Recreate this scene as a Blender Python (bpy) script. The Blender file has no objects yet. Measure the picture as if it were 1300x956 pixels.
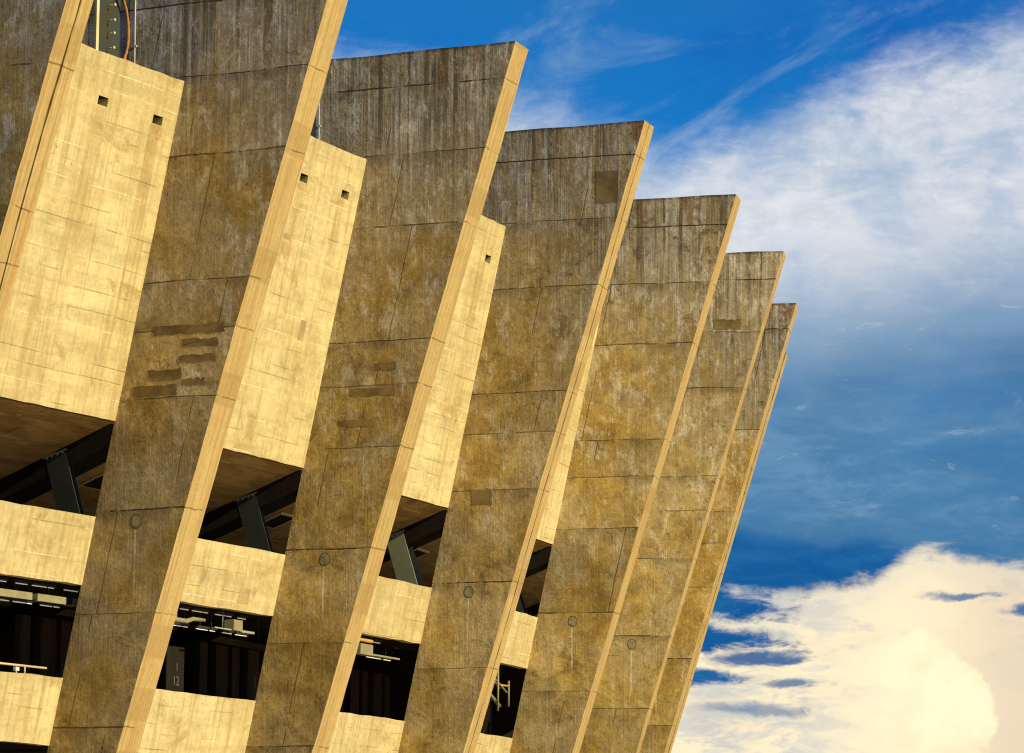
import bpy, bmesh, math, random
from mathutils import Vector, Matrix
random.seed(7)
C = bpy.context.scene
COL = C.collection

# ------------------------------------------------------------------ the place, in metres (z = 0 is the eye height)
GROUND = -1.6
ZT = 20.0                                  # fin tips
K, T = 0.29723, 0.85677                    # lean of the outer edge, fin thickness
D0, KP = 3.15524, 0.20706                  # set-back and lean of the wall between the fins
Z1, Z2, Z3, Z4, Z5, Z6 = 17.469, 10.299, 8.289, 6.877, 4.95, 3.55
TAU = 0.0129
FINS = [(-7.4216, 64.6142, -0.4469), (-3.4326, 71.9668, -0.4241), (0.1851, 79.8525, -0.3619),
        (3.4548, 87.9676, -0.3194), (6.3058, 97.0918, -0.2219), (8.2491, 105.5018, -0.1425),
        (9.3558, 114.5962, -0.1609), (9.81, 124.8, -0.125)]
JOINTS = [19.15, 17.55, 15.85, 13.18, 12.15, 10.72, 8.40, 6.25, 3.9, 1.6]
SUN_AZ, SUN_EL = -0.51, math.radians(27)   # direction towards the sun, angle from +X

def r_out(z): return -K * (ZT - z)
def r_in(z): return -D0 - KP * (ZT - z)
def finpt(i, r, off, z):
    X, Y, a = FINS[i]
    return Vector((X + r*math.cos(a) - off*math.sin(a), Y + r*math.sin(a) + off*math.cos(a), z))
def bay(i, s, D, z, zl=None):
    """point in the bay between fin i-1 and fin i: s across, D metres inward of the wall line"""
    zz = z if zl is None else zl
    a = finpt(i-1, r_in(zz) - D, T/2, z); b = finpt(i, r_in(zz) - D, -T/2, z)
    return a.lerp(b, s)

# ------------------------------------------------------------------ node helper
class NT:
    def __init__(s, tree): s.t = tree; s.n = tree.nodes; s.l = tree.links
    def node(s, kind, **kw):
        n = s.n.new(kind)
        for k, v in kw.items(): setattr(n, k, v)
        return n
    def put(s, sock, v):
        if isinstance(v, bpy.types.NodeSocket): s.l.new(v, sock)
        elif isinstance(v, (tuple, list)):
            v = tuple(v)
            if sock.type == 'RGBA' and len(v) == 3: v = v + (1,)
            sock.default_value = v
        else: sock.default_value = v
    def m(s, op, a, b=0.0, c=0.0, clamp=False):
        n = s.node('ShaderNodeMath', operation=op, use_clamp=clamp)
        s.put(n.inputs[0], a); s.put(n.inputs[1], b)
        if len(n.inputs) > 2: s.put(n.inputs[2], c)
        return n.outputs[0]
    def add(s, a, b): return s.m('ADD', a, b)
    def sub(s, a, b): return s.m('SUBTRACT', a, b)
    def mul(s, a, b): return s.m('MULTIPLY', a, b)
    def mx(s, a, b): return s.m('MAXIMUM', a, b)
    def inv(s, a): return s.m('SUBTRACT', 1.0, a)
    def step(s, v, lo, hi):
        n = s.node('ShaderNodeMapRange', interpolation_type='SMOOTHSTEP')
        s.put(n.inputs['Value'], v); s.put(n.inputs['From Min'], lo); s.put(n.inputs['From Max'], hi)
        return n.outputs[0]
    def xyz(s, v):
        n = s.node('ShaderNodeSeparateXYZ'); s.put(n.inputs[0], v); return n.outputs
    def vec(s, x, y, z):
        n = s.node('ShaderNodeCombineXYZ'); s.put(n.inputs[0], x); s.put(n.inputs[1], y); s.put(n.inputs[2], z); return n.outputs[0]
    def noise(s, v, scale=1.0, detail=4.0, rough=0.55, dist=0.0, out=0):
        n = s.node('ShaderNodeTexNoise'); s.put(n.inputs['Vector'], v)
        n.inputs['Scale'].default_value = scale; n.inputs['Detail'].default_value = detail
        n.inputs['Roughness'].default_value = rough; n.inputs['Distortion'].default_value = dist
        return n.outputs[out]
    def voro(s, v, scale=1.0, feature='F1', out=0, rnd=1.0):
        n = s.node('ShaderNodeTexVoronoi', feature=feature); s.put(n.inputs['Vector'], v)
        n.inputs['Scale'].default_value = scale; n.inputs['Randomness'].default_value = rnd
        return n.outputs[out]
    def white(s, v, out='Value'):
        n = s.node('ShaderNodeTexWhiteNoise', noise_dimensions='3D'); s.put(n.inputs[0], v); return n.outputs[out]
    def mix(s, f, a, b, blend='MIX'):
        n = s.node('ShaderNodeMix', data_type='RGBA', blend_type=blend)
        s.put(n.inputs[0], f); s.put(n.inputs[6], a); s.put(n.inputs[7], b); return n.outputs[2]
    def bump(s, h, strength=0.5, dist=0.02, normal=None):
        n = s.node('ShaderNodeBump'); s.put(n.inputs['Height'], h)
        n.inputs['Strength'].default_value = strength; n.inputs['Distance'].default_value = dist
        if normal is not None: s.put(n.inputs['Normal'], normal)
        return n.outputs[0]

def new_mat(name):
    m = bpy.data.materials.new(name); m.use_nodes = True
    t = NT(m.node_tree); b = m.node_tree.nodes['Principled BSDF']
    b.inputs['Roughness'].default_value = 0.85
    b.inputs['Specular IOR Level'].default_value = 0.25
    return m, t, b
def obcoord(t, seed_scale=50.0):
    tc = t.node('ShaderNodeTexCoord').outputs['Object']
    oi = t.node('ShaderNodeObjectInfo').outputs['Random']
    return tc, oi

# palette of the concrete (real surface colours)
GREY = (0.37, 0.32, 0.235)
BROWN = (0.30, 0.203, 0.054)
DARK = (0.080, 0.056, 0.024)
PALE = (0.60, 0.56, 0.48)
RUST = (0.22, 0.085, 0.02)
OCHRE = (0.48, 0.345, 0.115)

def mat_face():
    """board-marked weathered concrete of the big fin faces: x = outward, z = up"""
    m, t, b = new_mat('weathered_concrete')
    tc, oi = obcoord(t)
    x, y, z = t.xyz(tc)
    side = t.mul(t.step(y, -0.1, 0.1), 37.0)
    sd = t.add(t.mul(oi, 61.0), side)
    P = t.vec(x, sd, z)
    big = t.noise(P, 0.42, 5, 0.6)
    med = t.noise(P, 1.7, 6, 0.66, 0.6)
    fine = t.noise(P, 8.5, 5, 0.7)
    streak = t.noise(t.vec(t.mul(x, 3.4), sd, t.mul(z, 0.20)), 1.0, 5, 0.62)
    streak2 = t.noise(t.vec(t.mul(x, 9.0), t.add(sd, 9.0), t.mul(z, 0.42)), 1.0, 4, 0.6)
    board = t.noise(t.vec(t.mul(x, 26.0), sd, t.mul(z, 0.5)), 1.0, 2, 0.5)
    # lifts between the pour joints: each lift a slightly different tone
    wob = t.mul(t.sub(t.noise(t.vec(x, sd, 0.0), 0.5, 2, 0.5), 0.5), 0.09)
    zj = t.add(z, t.add(wob, t.mul(t.sub(t.noise(P, 5.0, 3, 0.6), 0.5), 0.035)))
    lift = 0.0; line = 0.0; under = 0.0
    for k, j in enumerate(JOINTS):
        d = t.sub(zj, j)
        lift = t.add(lift, t.step(d, -0.01, 0.01))
        w = 0.024 if k % 2 == 0 else 0.016
        ln = t.inv(t.step(t.m('ABSOLUTE', d), w*0.35, w))
        line = t.mx(line, t.mul(ln, [1, 1, .8, .95, .5, .8, .95, .7, .8, .8][k]))
        ud = t.mul(t.step(d, -0.34, -0.02), t.inv(t.step(d, -0.02, 0.03)))
        under = t.mx(under, ud)
    lv = t.white(t.vec(lift, t.m('FLOOR', sd), 3.0))
    lineb = t.mul(line, t.step(t.noise(P, 1.3, 4, 0.7), 0.36, 0.52))
    # vertical construction joints, one per lift, broken
    vx = t.add(t.mul(lv, -3.6), t.add(-1.2, t.mul(t.sub(t.white(t.vec(lift, 7.0, t.m('FLOOR', sd))), 0.5), 1.5)))
    vx = t.sub(vx, t.mul(t.sub(20.0, z), 0.21))
    dv = t.m('ABSOLUTE', t.add(t.sub(x, vx), t.mul(t.sub(t.noise(P, 1.5, 3, 0.6), 0.5), 0.06)))
    vline = t.mul(t.inv(t.step(dv, 0.008, 0.024)), t.step(t.noise(t.add(P, 0) if False else P, 0.9, 2, 0.5), 0.42, 0.52))
    # cracks
    cr = t.voro(t.vec(t.add(x, t.mul(fine, 0.35)), sd, t.add(t.mul(z, 0.8), t.mul(med, 0.6))), 0.42, 'DISTANCE_TO_EDGE')
    crack = t.mul(t.inv(t.step(cr, 0.001, 0.006)), t.step(t.noise(P, 0.75, 3, 0.5), 0.58, 0.66))
    # colour: grey at the weathered top, brown stained below
    up = t.step(t.add(z, t.mul(t.sub(big, 0.5), 10.0)), 13.0, 19.0)
    brn = t.mix(t.step(t.add(t.mul(med, .55), t.mul(big, .45)), 0.33, 0.68), BROWN, OCHRE)
    brn = t.mix(t.mul(t.step(big, 0.38, 0.62), 0.55), brn, GREY)
    gry = t.mix(t.step(streak, 0.40, 0.60), t.mix(0.5, GREY, BROWN), GREY)
    col = t.mix(up, brn, gry)
    # orange and dark blotches
    bl = t.step(t.noise(t.vec(x, t.add(sd, 20), z), 0.9, 5, 0.7, 0.8), 0.54, 0.70)
    col = t.mix(t.mul(bl, 0.40), col, (0.28, 0.165, 0.05))
    dk = t.mul(t.step(t.noise(t.vec(x, t.add(sd, 31), t.mul(z, 1.3)), 1.1, 8, 0.76, 0.5), 0.52, 0.64), t.step(t.noise(t.vec(x, t.add(sd, 66), z), .22, 3, .5), .42, .58))
    col = t.mix(t.mul(dk, t.add(0.55, t.mul(up, .22))), col, DARK)
    # pale lime streaks running down from the top
    ps = t.mul(t.step(streak2, 0.52, 0.72), t.step(t.add(z, t.mul(streak, 9.0)), 18.5, 24.0))
    col = t.mix(t.mul(ps, 0.85), col, PALE)
    ps2 = t.mul(t.step(t.noise(t.vec(t.mul(x, 5.0), t.add(sd, 4), t.mul(z, 0.16)), 1.0, 5, 0.6), 0.60, 0.74), t.step(fine, 0.38, 0.6))
    col = t.mix(t.mul(ps2, 0.45), col, PALE)
    # dark drips below the top edge, rust in places
    dr = t.mul(t.step(t.noise(t.vec(t.mul(x, 7.0), t.add(sd, 14), t.mul(z, 0.15)), 1.0, 3, 0.6), 0.50, 0.60), t.step(t.add(z, t.mul(streak, 5.0)), 18.5, 22.2))
    col = t.mix(t.mul(dr, 0.7), col, DARK)
    rs = t.mul(t.step(t.noise(t.vec(t.mul(x, 2.2), t.add(sd, 44), t.mul(z, 0.5)), 1.0, 5, 0.7), 0.52, 0.66), t.step(t.add(z, t.mul(fine, 0.8)), 19.0, 20.3))
    col = t.mix(t.mul(rs, 0.7), col, RUST)
    crust = t.step(t.add(z, t.mul(fine, 0.16)), 20.02, 20.10)
    crust = t.step(t.add(t.add(z, t.mul(x, 0.0129 * -1)), t.mul(fine, 0.22)), 20.01, 20.11)
    col = t.mix(t.mul(crust, 0.85), col, (0.045, 0.035, 0.025))
    # worn pale laitance and dark scabs, the texture that makes old concrete read at a distance
    lt = t.mul(t.step(t.noise(t.vec(t.mul(x, 1.6), t.add(sd, 81), t.mul(z, 0.8)), 1.6, 8, 0.78, 0.4), 0.51, 0.62), t.step(t.add(z, t.mul(big, 8.0)), 7.0, 19.0))
    col = t.mix(t.mul(lt, 0.70), col, PALE)
    sc = t.step(t.noise(t.vec(t.mul(x, 1.3), t.add(sd, 93), z), 2.6, 8, 0.80, 0.3), 0.56, 0.66)
    col = t.mix(t.mul(t.mul(sc, 0.6), t.step(t.noise(t.vec(x, t.add(sd, 77), z), .3, 3, .5), .40, .62)), col, DARK)
    vb = t.step(t.noise(t.vec(t.mul(x, 14.0), t.add(sd, 3), t.mul(z, 0.35)), 1.0, 4, 0.7), 0.35, 0.70)
    vba = t.add(0.08, t.mul(up, 0.34))
    vbm = t.add(1.0, t.mul(t.sub(vb, 0.5), vba))
    col = t.mix(1.0, col, t.vec(vbm, vbm, vbm), 'MULTIPLY')
    drip = t.mul(t.inv(t.step(t.m('ABSOLUTE', t.add(t.add(x, 4.62), t.mul(t.sub(med, .5), .05))), .008, .028)), t.mul(t.step(z, 6.6, 7.0), t.inv(t.step(z, 7.98, 8.02))))
    col = t.mix(t.mul(drip, 0.7), col, PALE)
    # tone per lift and fine mottling
    tone = t.add(0.80, t.mul(lv, 0.34))
    mott = t.add(0.58, t.mul(med, 0.84))
    mott = t.mul(mott, t.add(0.50, t.mul(fine, 1.0)))
    mott = t.mul(mott, t.add(0.94, t.mul(board, 0.12)))
    grain = t.noise(P, 24.0, 3, 0.7); grain2 = t.noise(t.vec(t.mul(x, 1.0), sd, t.mul(z, 0.6)), 3.6, 6, 0.8)
    mott = t.mul(mott, t.mul(t.add(0.55, t.mul(grain, 0.9)), t.add(0.62, t.mul(grain2, 0.76))))
    g = t.mul(tone, mott)
    col = t.mix(1.0, col, t.vec(g, g, g), 'MULTIPLY')
    # worn paste along joints
    uu = t.mul(under, t.step(t.noise(t.vec(t.mul(x, 0.8), sd, t.mul(lift, 5.0)), 1.0, 4, 0.65), 0.47, 0.60))
    col = t.mix(t.mul(uu, 0.45), col, DARK)
    # pits
    pit = t.mul(t.inv(t.step(t.voro(P, 6.5), 0.05, 0.13)), t.step(t.noise(P, 0.9, 3, 0.6), 0.50, 0.62))
    col = t.mix(t.mul(pit, 0.8), col, (0.03, 0.022, 0.015))
    spal = t.step(t.noise(t.vec(x, t.add(sd, 52), z), 3.2, 6, 0.75, 1.2), 0.63, 0.67)
    col = t.mix(t.mul(spal, 0.45), col, DARK)
    hair = t.mul(t.inv(t.step(t.m('ABSOLUTE', t.sub(t.noise(t.vec(x, t.add(sd, 70), z), 1.3, 6, 0.6, 1.5), 0.5)), 0.0015, 0.006)), t.step(t.noise(P, 0.6, 2, 0.5), 0.55, 0.63))
    col = t.mix(t.mul(hair, 0.5), col, PALE)
    lines = t.mx(t.mul(lineb, 0.95), t.mx(t.mul(vline, 0.5), t.mul(crack, 0.55)))
    col = t.mix(lines, col, (0.022, 0.016, 0.010))
    t.put(b.inputs['Base Color'], col)
    h = t.add(t.mul(med, 0.9), t.add(t.mul(fine, 0.55), t.mul(board, 0.25)))
    h = t.sub(h, t.add(t.mul(lines, 1.0), t.add(t.mul(pit, 0.8), t.mul(spal, 0.35))))
    h = t.add(h, t.sub(t.mul(lv, 0.5), t.mul(sc, 0.3)))
    t.put(b.inputs['Normal'], t.bump(h, 0.6, 0.04))
    t.put(b.inputs['Roughness'], t.add(0.72, t.mul(fine, 0.25)))
    return m

def mat_edge():
    """the narrow outer edges: y across (-T/2..T/2), z up"""
    m, t, b = new_mat('board_marked_edge_concrete')
    tc, oi = obcoord(t)
    x, y, z = t.xyz(tc); sd = t.mul(oi, 43.0)
    P = t.vec(sd, y, z)
    st = t.noise(t.vec(sd, t.mul(y, 13.0), t.mul(z, 0.30)), 1.0, 3, 0.55)
    st2 = t.noise(t.vec(sd, t.mul(y, 30.0), t.mul(z, 0.55)), 1.0, 2, 0.5)
    med = t.noise(P, 1.6, 5, 0.65); fine = t.noise(P, 9.0, 4, 0.7)
    col = t.mix(t.step(st, 0.34, 0.64), (0.37, 0.255, 0.110), (0.48, 0.360, 0.175))
    pink = t.mul(t.step(st2, 0.52, 0.66), t.step(t.noise(t.vec(sd, t.mul(y, 0.8), t.mul(z, 0.5)), 1.0, 3, 0.6), 0.48, 0.6))
    col = t.mix(t.mul(pink, 0.6), col, (0.46, 0.225, 0.085))
    # repaired lengths, square ended
    blk = t.m('FLOOR', t.add(t.mul(z, 0.77), t.mul(oi, 9.0)))
    rb = t.white(t.vec(blk, t.mul(oi, 100.0), 1.0))
    fr = t.m('FRACT', t.add(t.mul(z, 0.77), t.mul(oi, 9.0)))
    pr = t.mul(t.step(rb, 0.70, 0.72), t.mul(t.step(fr, 0.10, 0.13), t.inv(t.step(fr, 0.62, 0.65))))
    col = t.mix(t.mul(pr, 0.6), col, (0.34, 0.235, 0.10))
    col = t.mix(t.mul(t.step(med, 0.50, 0.70), 0.5), col, (0.30, 0.205, 0.095))
    stn = t.step(t.noise(t.vec(t.add(sd, 5), t.mul(y, 2.0), z), 1.7, 6, 0.75, 0.7), 0.60, 0.72)
    col = t.mix(t.mul(stn, 0.55), col, (0.20, 0.13, 0.06))
    line = 0.0
    zj = t.add(z, t.mul(t.sub(t.noise(P, 2.0, 3, 0.6), 0.5), 0.10))
    for j in JOINTS:
        line = t.mx(line, t.inv(t.step(t.m('ABSOLUTE', t.sub(zj, j)), 0.006, 0.022)))
    line = t.mul(line, t.step(med, 0.40, 0.55))
    bl = t.inv(t.step(t.m('ABSOLUTE', t.sub(t.m('FRACT', t.add(t.mul(y, 5.2), t.mul(med, 0.12))), 0.5)), 0.02, 0.06))
    col = t.mix(t.mul(bl, 0.16), col, (0.22, 0.14, 0.07))
    col = t.mix(t.mul(line, 0.65), col, (0.10, 0.065, 0.03))
    g = t.mul(t.add(0.72, t.mul(fine, 0.5)), t.add(0.75, t.mul(med, 0.5)))
    col = t.mix(1.0, col, t.vec(g, g, g), 'MULTIPLY')
    t.put(b.inputs['Base Color'], col)
    h = t.sub(t.add(t.mul(st, 0.5), t.add(t.mul(fine, 0.5), t.mul(st2, 0.4))), t.add(line, t.mul(bl, 0.5)))
    t.put(b.inputs['Normal'], t.bump(h, 0.5, 0.02))
    return m

def mat_panel():
    """pale infill walls: x along the bay, z up"""
    m, t, b = new_mat('pale_wall_concrete')
    tc, oi = obcoord(t)
    x, y, z = t.xyz(tc); sd = t.mul(oi, 71.0)
    P = t.vec(x, sd, z)
    big = t.noise(P, 0.5, 4, 0.6); med = t.noise(P, 1.9, 6, 0.68, 0.4); fine = t.noise(P, 10.0, 5, 0.7)
    hs = t.noise(t.vec(t.mul(x, 0.7), sd, t.mul(z, 5.0)), 1.0, 4, 0.6)
    vs = t.noise(t.vec(t.mul(x, 6.0), sd, t.mul(z, 0.3)), 1.0, 4, 0.6)
    vs2 = t.noise(t.vec(t.mul(x, 20.0), sd, t.mul(z, 0.8)), 1.0, 2, 0.5)
    col = t.mix(t.step(big, 0.36, 0.64), (0.570, 0.500, 0.315), (0.48, 0.410, 0.235))
    col = t.mix(t.mul(t.step(vs, 0.46, 0.68), 0.65), col, (0.36, 0.26, 0.125))
    col = t.mix(t.mul(t.step(vs2, 0.46, 0.66), 0.20), col, (0.34, 0.25, 0.13))
    col = t.mix(t.mul(t.step(hs, 0.46, 0.64), 0.40), col, (0.38, 0.29, 0.16))
    st = t.step(t.noise(t.vec(x, t.add(sd, 11), t.mul(z, 1.3)), 0.75, 6, 0.7, 0.7), 0.57, 0.66)
    col = t.mix(t.mul(st, 0.6), col, (0.32, 0.22, 0.095))
    for hx in (4.83, 6.80):     # seepage below the drain holes
        dx_ = t.m('ABSOLUTE', t.add(t.sub(x, hx), t.mul(t.sub(vs, 0.5), 0.35)))
        dm = t.mul(t.inv(t.step(dx_, 0.08, 0.30)), t.mul(t.step(z, 12.0, 16.3), t.inv(t.step(z, 16.38, 16.44))))
        col = t.mix(t.mul(dm, t.add(0.15, t.mul(hs, 0.6))), col, (0.32, 0.215, 0.09))
    dots = t.mul(t.inv(t.step(t.voro(P, 2.2), 0.03, 0.07)), t.step(t.noise(P, 0.8, 2, 0.5), 0.5, 0.6))
    col = t.mix(t.mul(dots, 0.7), col, (0.12, 0.08, 0.04))
    # board courses, every one slightly different and broken: dark or bright lines
    wv = t.mul(t.sub(t.noise(t.vec(x, sd, 0.0), 0.35, 2, 0.5), 0.5), 0.10)
    zz = t.mul(t.add(z, wv), 1.0/0.34)
    row = t.m('FLOOR', zz); fr = t.m('FRACT', zz)
    rr = t.white(t.vec(row, t.m('FLOOR', sd), 2.0)); rr2 = t.white(t.vec(row, t.m('FLOOR', sd), 5.0))
    jit = t.mul(t.sub(rr2, 0.5), 0.5)
    dl = t.m('ABSOLUTE', t.sub(fr, t.add(0.5, jit)))
    brk = t.mul(t.step(t.noise(t.vec(t.mul(x, 0.75), t.mul(row, 3.7), sd), 1.0, 3, 0.6), 0.46, 0.60), t.step(fine, 0.32, 0.55))
    ln = t.mul(t.inv(t.step(dl, 0.018, 0.055)), brk)
    dark = t.mul(ln, t.step(rr, 0.42, 0.46)); lite = t.mul(ln, t.inv(t.step(rr, 0.42, 0.46)))
    tone = t.add(0.93, t.mul(t.white(t.vec(t.m('FLOOR', t.add(zz, 0.5)), 8.0, t.m('FLOOR', sd))), 0.11))
    grain = t.noise(P, 26.0, 3, 0.7); tone = t.mul(tone, t.add(0.80, t.mul(grain, 0.4)))
    vl = t.mul(t.inv(t.step(t.m('ABSOLUTE', t.sub(t.m('FRACT', t.add(t.mul(x, 1.0/1.22), t.mul(med, 0.05))), 0.5)), 0.006, 0.018)), t.step(t.noise(P, 0.9, 3, 0.6), 0.46, 0.56))
    g = t.mul(t.mul(t.add(0.66, t.mul(med, 0.68)), t.add(0.68, t.mul(fine, 0.64))), tone)
    col = t.mix(1.0, col, t.vec(g, g, g), 'MULTIPLY')
    col = t.mix(t.mul(lite, 0.6), col, (0.74, 0.68, 0.50))
    col = t.mix(t.mul(t.mx(dark, t.mul(vl, 0.4)), 0.50), col, (0.17, 0.11, 0.05))
    t.put(b.inputs['Base Color'], col)
    h = t.add(t.mul(med, 0.4), t.add(t.mul(fine, 0.45), t.mul(vs2, 0.2)))
    h = t.sub(t.add(h, t.mul(lite, 0.6)), t.mul(t.mx(dark, vl), 0.8))
    t.put(b.inputs['Normal'], t.bump(h, 0.5, 0.02))
    return m

def mat_simple(name, col, rough=0.6, metal=0.0, var=0.25, scale=3.0, stretch=(1, 1, 1), col2=None, bumpd=0.006):
    m, t, b = new_mat(name)
    tc, oi = obcoord(t); x, y, z = t.xyz(tc)
    P = t.vec(t.add(t.mul(x, stretch[0]), t.mul(oi, 13.0)), t.mul(y, stretch[1]), t.mul(z, stretch[2]))
    n = t.noise(P, scale, 5, 0.65); f = t.noise(P, scale*7, 3, 0.6)
    c = t.mix(t.step(n, 0.4, 0.65), col, col2 if col2 else tuple(v*(1-var) for v in col))
    g = t.add(1-var*0.5, t.mul(f, var))
    t.put(b.inputs['Base Color'], t.mix(1.0, c, t.vec(g, g, g), 'MULTIPLY'))
    b.inputs['Roughness'].default_value = rough; b.inputs['Metallic'].default_value = metal
    t.put(b.inputs['Normal'], t.bump(t.add(n, f), 0.4, bumpd))
    return m

def mat_soffit():
    m, t, b = new_mat('soffit_concrete')
    tc, oi = obcoord(t); x, y, z = t.xyz(tc); sd = t.mul(oi, 17.0)
    P = t.vec(t.add(x, sd), y, z)
    st = t.noise(t.vec(t.add(t.mul(x, 0.8), sd), t.mul(y, 4.0), t.mul(z, 4.0)), 1.0, 5, 0.65)
    n = t.noise(P, 1.3, 5, 0.7, 0.8)
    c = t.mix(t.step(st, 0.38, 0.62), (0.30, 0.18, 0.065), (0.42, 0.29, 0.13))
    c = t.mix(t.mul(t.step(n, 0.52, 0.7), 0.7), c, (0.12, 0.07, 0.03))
    lx = t.inv(t.step(t.m('ABSOLUTE', t.sub(t.m('FRACT', t.mul(y, 1.25)), 0.5)), 0.008, 0.022))
    br = t.step(t.noise(t.vec(t.add(t.mul(x, 0.7), sd), t.m('FLOOR', t.mul(y, 1.25)), 0.0), 1.0, 2, 0.5), 0.5, 0.55)
    c = t.mix(t.mul(t.mul(lx, br), 0.7), c, (0.75, 0.66, 0.45))
    c = t.mix(t.mul(t.mul(lx, t.inv(br)), 0.5), c, (0.06, 0.04, 0.02))
    t.put(b.inputs['Base Color'], c); t.put(b.inputs['Normal'], t.bump(t.add(st, n), 0.5, 0.02))
    return m

def mat_emit(name, col, strength):
    m, t, b = new_mat(name)
    b.inputs['Base Color'].default_value = (*col, 1)
    b.inputs['Emission Color'].default_value = (*col, 1); b.inputs['Emission Strength'].default_value = strength
    return m

M = dict(
    face=mat_face(), edge=mat_edge(), panel=mat_panel(), soffit=mat_soffit(),
    crust=mat_simple('blackened_concrete_top', (0.10, 0.075, 0.05), 0.95, var=0.5, scale=4, bumpd=0.02),
    black=mat_simple('black_paint_and_recess_shade', (0.010, 0.007, 0.005), 0.9, var=0.4),  # black beams and board; also the painted shade of drain holes and hatch
    steel=mat_simple('slate_painted_steel', (0.034, 0.042, 0.040), 0.55, 0.0, var=0.2, scale=2),
    steell=mat_simple('green_grey_steel', (0.20, 0.22, 0.17), 0.5, var=0.15, scale=2),
    steeledge=mat_simple('pale_steel_edge', (0.30, 0.32, 0.30), 0.5, 0.0, var=0.2),
    patch=mat_simple('repair_mortar', (0.235, 0.168, 0.070), 0.9, var=0.5, scale=1.3),
    patchp=mat_simple('pale_repair_mortar', (0.40, 0.30, 0.165), 0.9, var=0.25, scale=2.2),
    plug=mat_simple('mortar_plug', (0.31, 0.27, 0.17), 0.9, var=0.5, scale=6),
    plugring=mat_simple('dark_mortar_ring', (0.10, 0.075, 0.04), 0.95, var=0.4, scale=6),
    conduit=mat_simple('grey_plastic_conduit', (0.45, 0.47, 0.50), 0.5, var=0.2),
    cream=mat_simple('cream_painted_steel', (0.62, 0.53, 0.34), 0.5, var=0.15),
    plate=mat_simple('blue_grey_painted_steel', (0.030, 0.050, 0.070), 0.5, var=0.3, scale=1.2, col2=(0.045, 0.042, 0.03)),
    rust=mat_simple('rusted_steel', (0.40, 0.17, 0.05), 0.85, var=0.6, scale=9, col2=(0.14, 0.06, 0.03), bumpd=0.02),
    pipe=mat_simple('pale_painted_pipe', (0.27, 0.25, 0.17), 0.5, var=0.2),
    brass=mat_simple('ochre_painted_pipe', (0.50, 0.30, 0.10), 0.5, var=0.2),
    dark=mat_simple('dark_painted_steel', (0.03, 0.03, 0.03), 0.5, var=0.3),
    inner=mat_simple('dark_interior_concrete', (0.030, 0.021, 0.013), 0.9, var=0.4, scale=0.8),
    brown=mat_simple('brown_panelling', (0.055, 0.030, 0.013), 0.7, var=0.5, scale=1.0, stretch=(3, 1, 0.3)),
    greyp=mat_simple('grey_door_leaf', (0.16, 0.15, 0.12), 0.7, var=0.2),
    numeral=mat_simple('grey_lettering', (0.10, 0.10, 0.09), 0.7, var=0.2),
    white=mat_simple('white_enamel', (0.75, 0.74, 0.70), 0.5, var=0.1),
    tube=mat_emit('lit_tube', (1.0, 0.95, 0.82), 0.16),
)

# ------------------------------------------------------------------ mesh helpers
def link(name, me_or_bm, mats, parent=None, matrix=None):
    if isinstance(me_or_bm, bmesh.types.BMesh):
        me = bpy.data.meshes.new(name); me_or_bm.normal_update(); me_or_bm.to_mesh(me); me_or_bm.free()
    else: me = me_or_bm
    for mm in (mats if isinstance(mats, (list, tuple)) else [mats]): me.materials.append(mm)
    o = bpy.data.objects.new(name, me); COL.objects.link(o)
    if parent: o.parent = parent
    if matrix is not None: o.matrix_local = matrix
    return o
def tag(o, label=None, cat=None, group=None, kind=None):
    for k, v in (('label', label), ('category', cat), ('group', group), ('kind', kind)):
        if v: o[k] = v
    return o
def quad(bm, a, b, c, d, mi=0):
    vs = [v if isinstance(v, bmesh.types.BMVert) else bm.verts.new(v) for v in (a, b, c, d)]
    f = bm.faces.new(vs); f.material_index = mi; return f
def box(bm, lo, hi, mat=None, mi=0):
    r = bmesh.ops.create_cube(bm, size=1.0)
    c = [(lo[k]+hi[k])/2 for k in range(3)]; s = [hi[k]-lo[k] for k in range(3)]
    for v in r['verts']:
        p = Vector((v.co.x*s[0]+c[0], v.co.y*s[1]+c[1], v.co.z*s[2]+c[2]))
        v.co = mat @ p if mat else p
    for v in r['verts']:
        for f in v.link_faces: f.material_index = mi
    return r['verts']
def tube(bm, pts, rad, n=10, cap=True):
    rings = []
    pts = [Vector(p) for p in pts]
    for k, p in enumerate(pts):
        d = (pts[min(k+1, len(pts)-1)] - pts[max(k-1, 0)]).normalized()
        u = d.cross(Vector((0.3, 0.2, 1))).normalized()
        if u.length < .1: u = d.cross(Vector((1, 0, 0))).normalized()
        w = d.cross(u).normalized()
        rr = rad[k] if isinstance(rad, (list, tuple)) else rad
        rings.append([bm.verts.new(p + (u*math.cos(a)+w*math.sin(a))*rr) for a in [2*math.pi*j/n for j in range(n)]])
    for A, B in zip(rings, rings[1:]):
        for j in range(n):
            f = bm.faces.new((A[j], A[(j+1) % n], B[(j+1) % n], B[j])); f.smooth = True
    if cap: bm.faces.new(rings[0][::-1]); bm.faces.new(rings[-1])
def bevel(o, w=0.015, seg=2):
    md = o.modifiers.new('bevel', 'BEVEL'); md.width = w; md.segments = seg; md.limit_method = 'ANGLE'; md.angle_limit = math.radians(50)
    md.harden_normals = False
def extrude_poly(bm, pts, y0, y1, mi=0):
    """closed outline (x, z) extruded along y"""
    A = [bm.verts.new((p[0], y0, p[1])) for p in pts]; B = [bm.verts.new((p[0], y1, p[1])) for p in pts]
    bm.faces.new(A).material_index = mi; bm.faces.new(B[::-1]).material_index = mi
    for k in range(len(pts)):
        j = (k+1) % len(pts); bm.faces.new((A[j], A[k], B[k], B[j])).material_index = mi
    bmesh.ops.recalc_face_normals(bm, faces=bm.faces[:])

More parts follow.
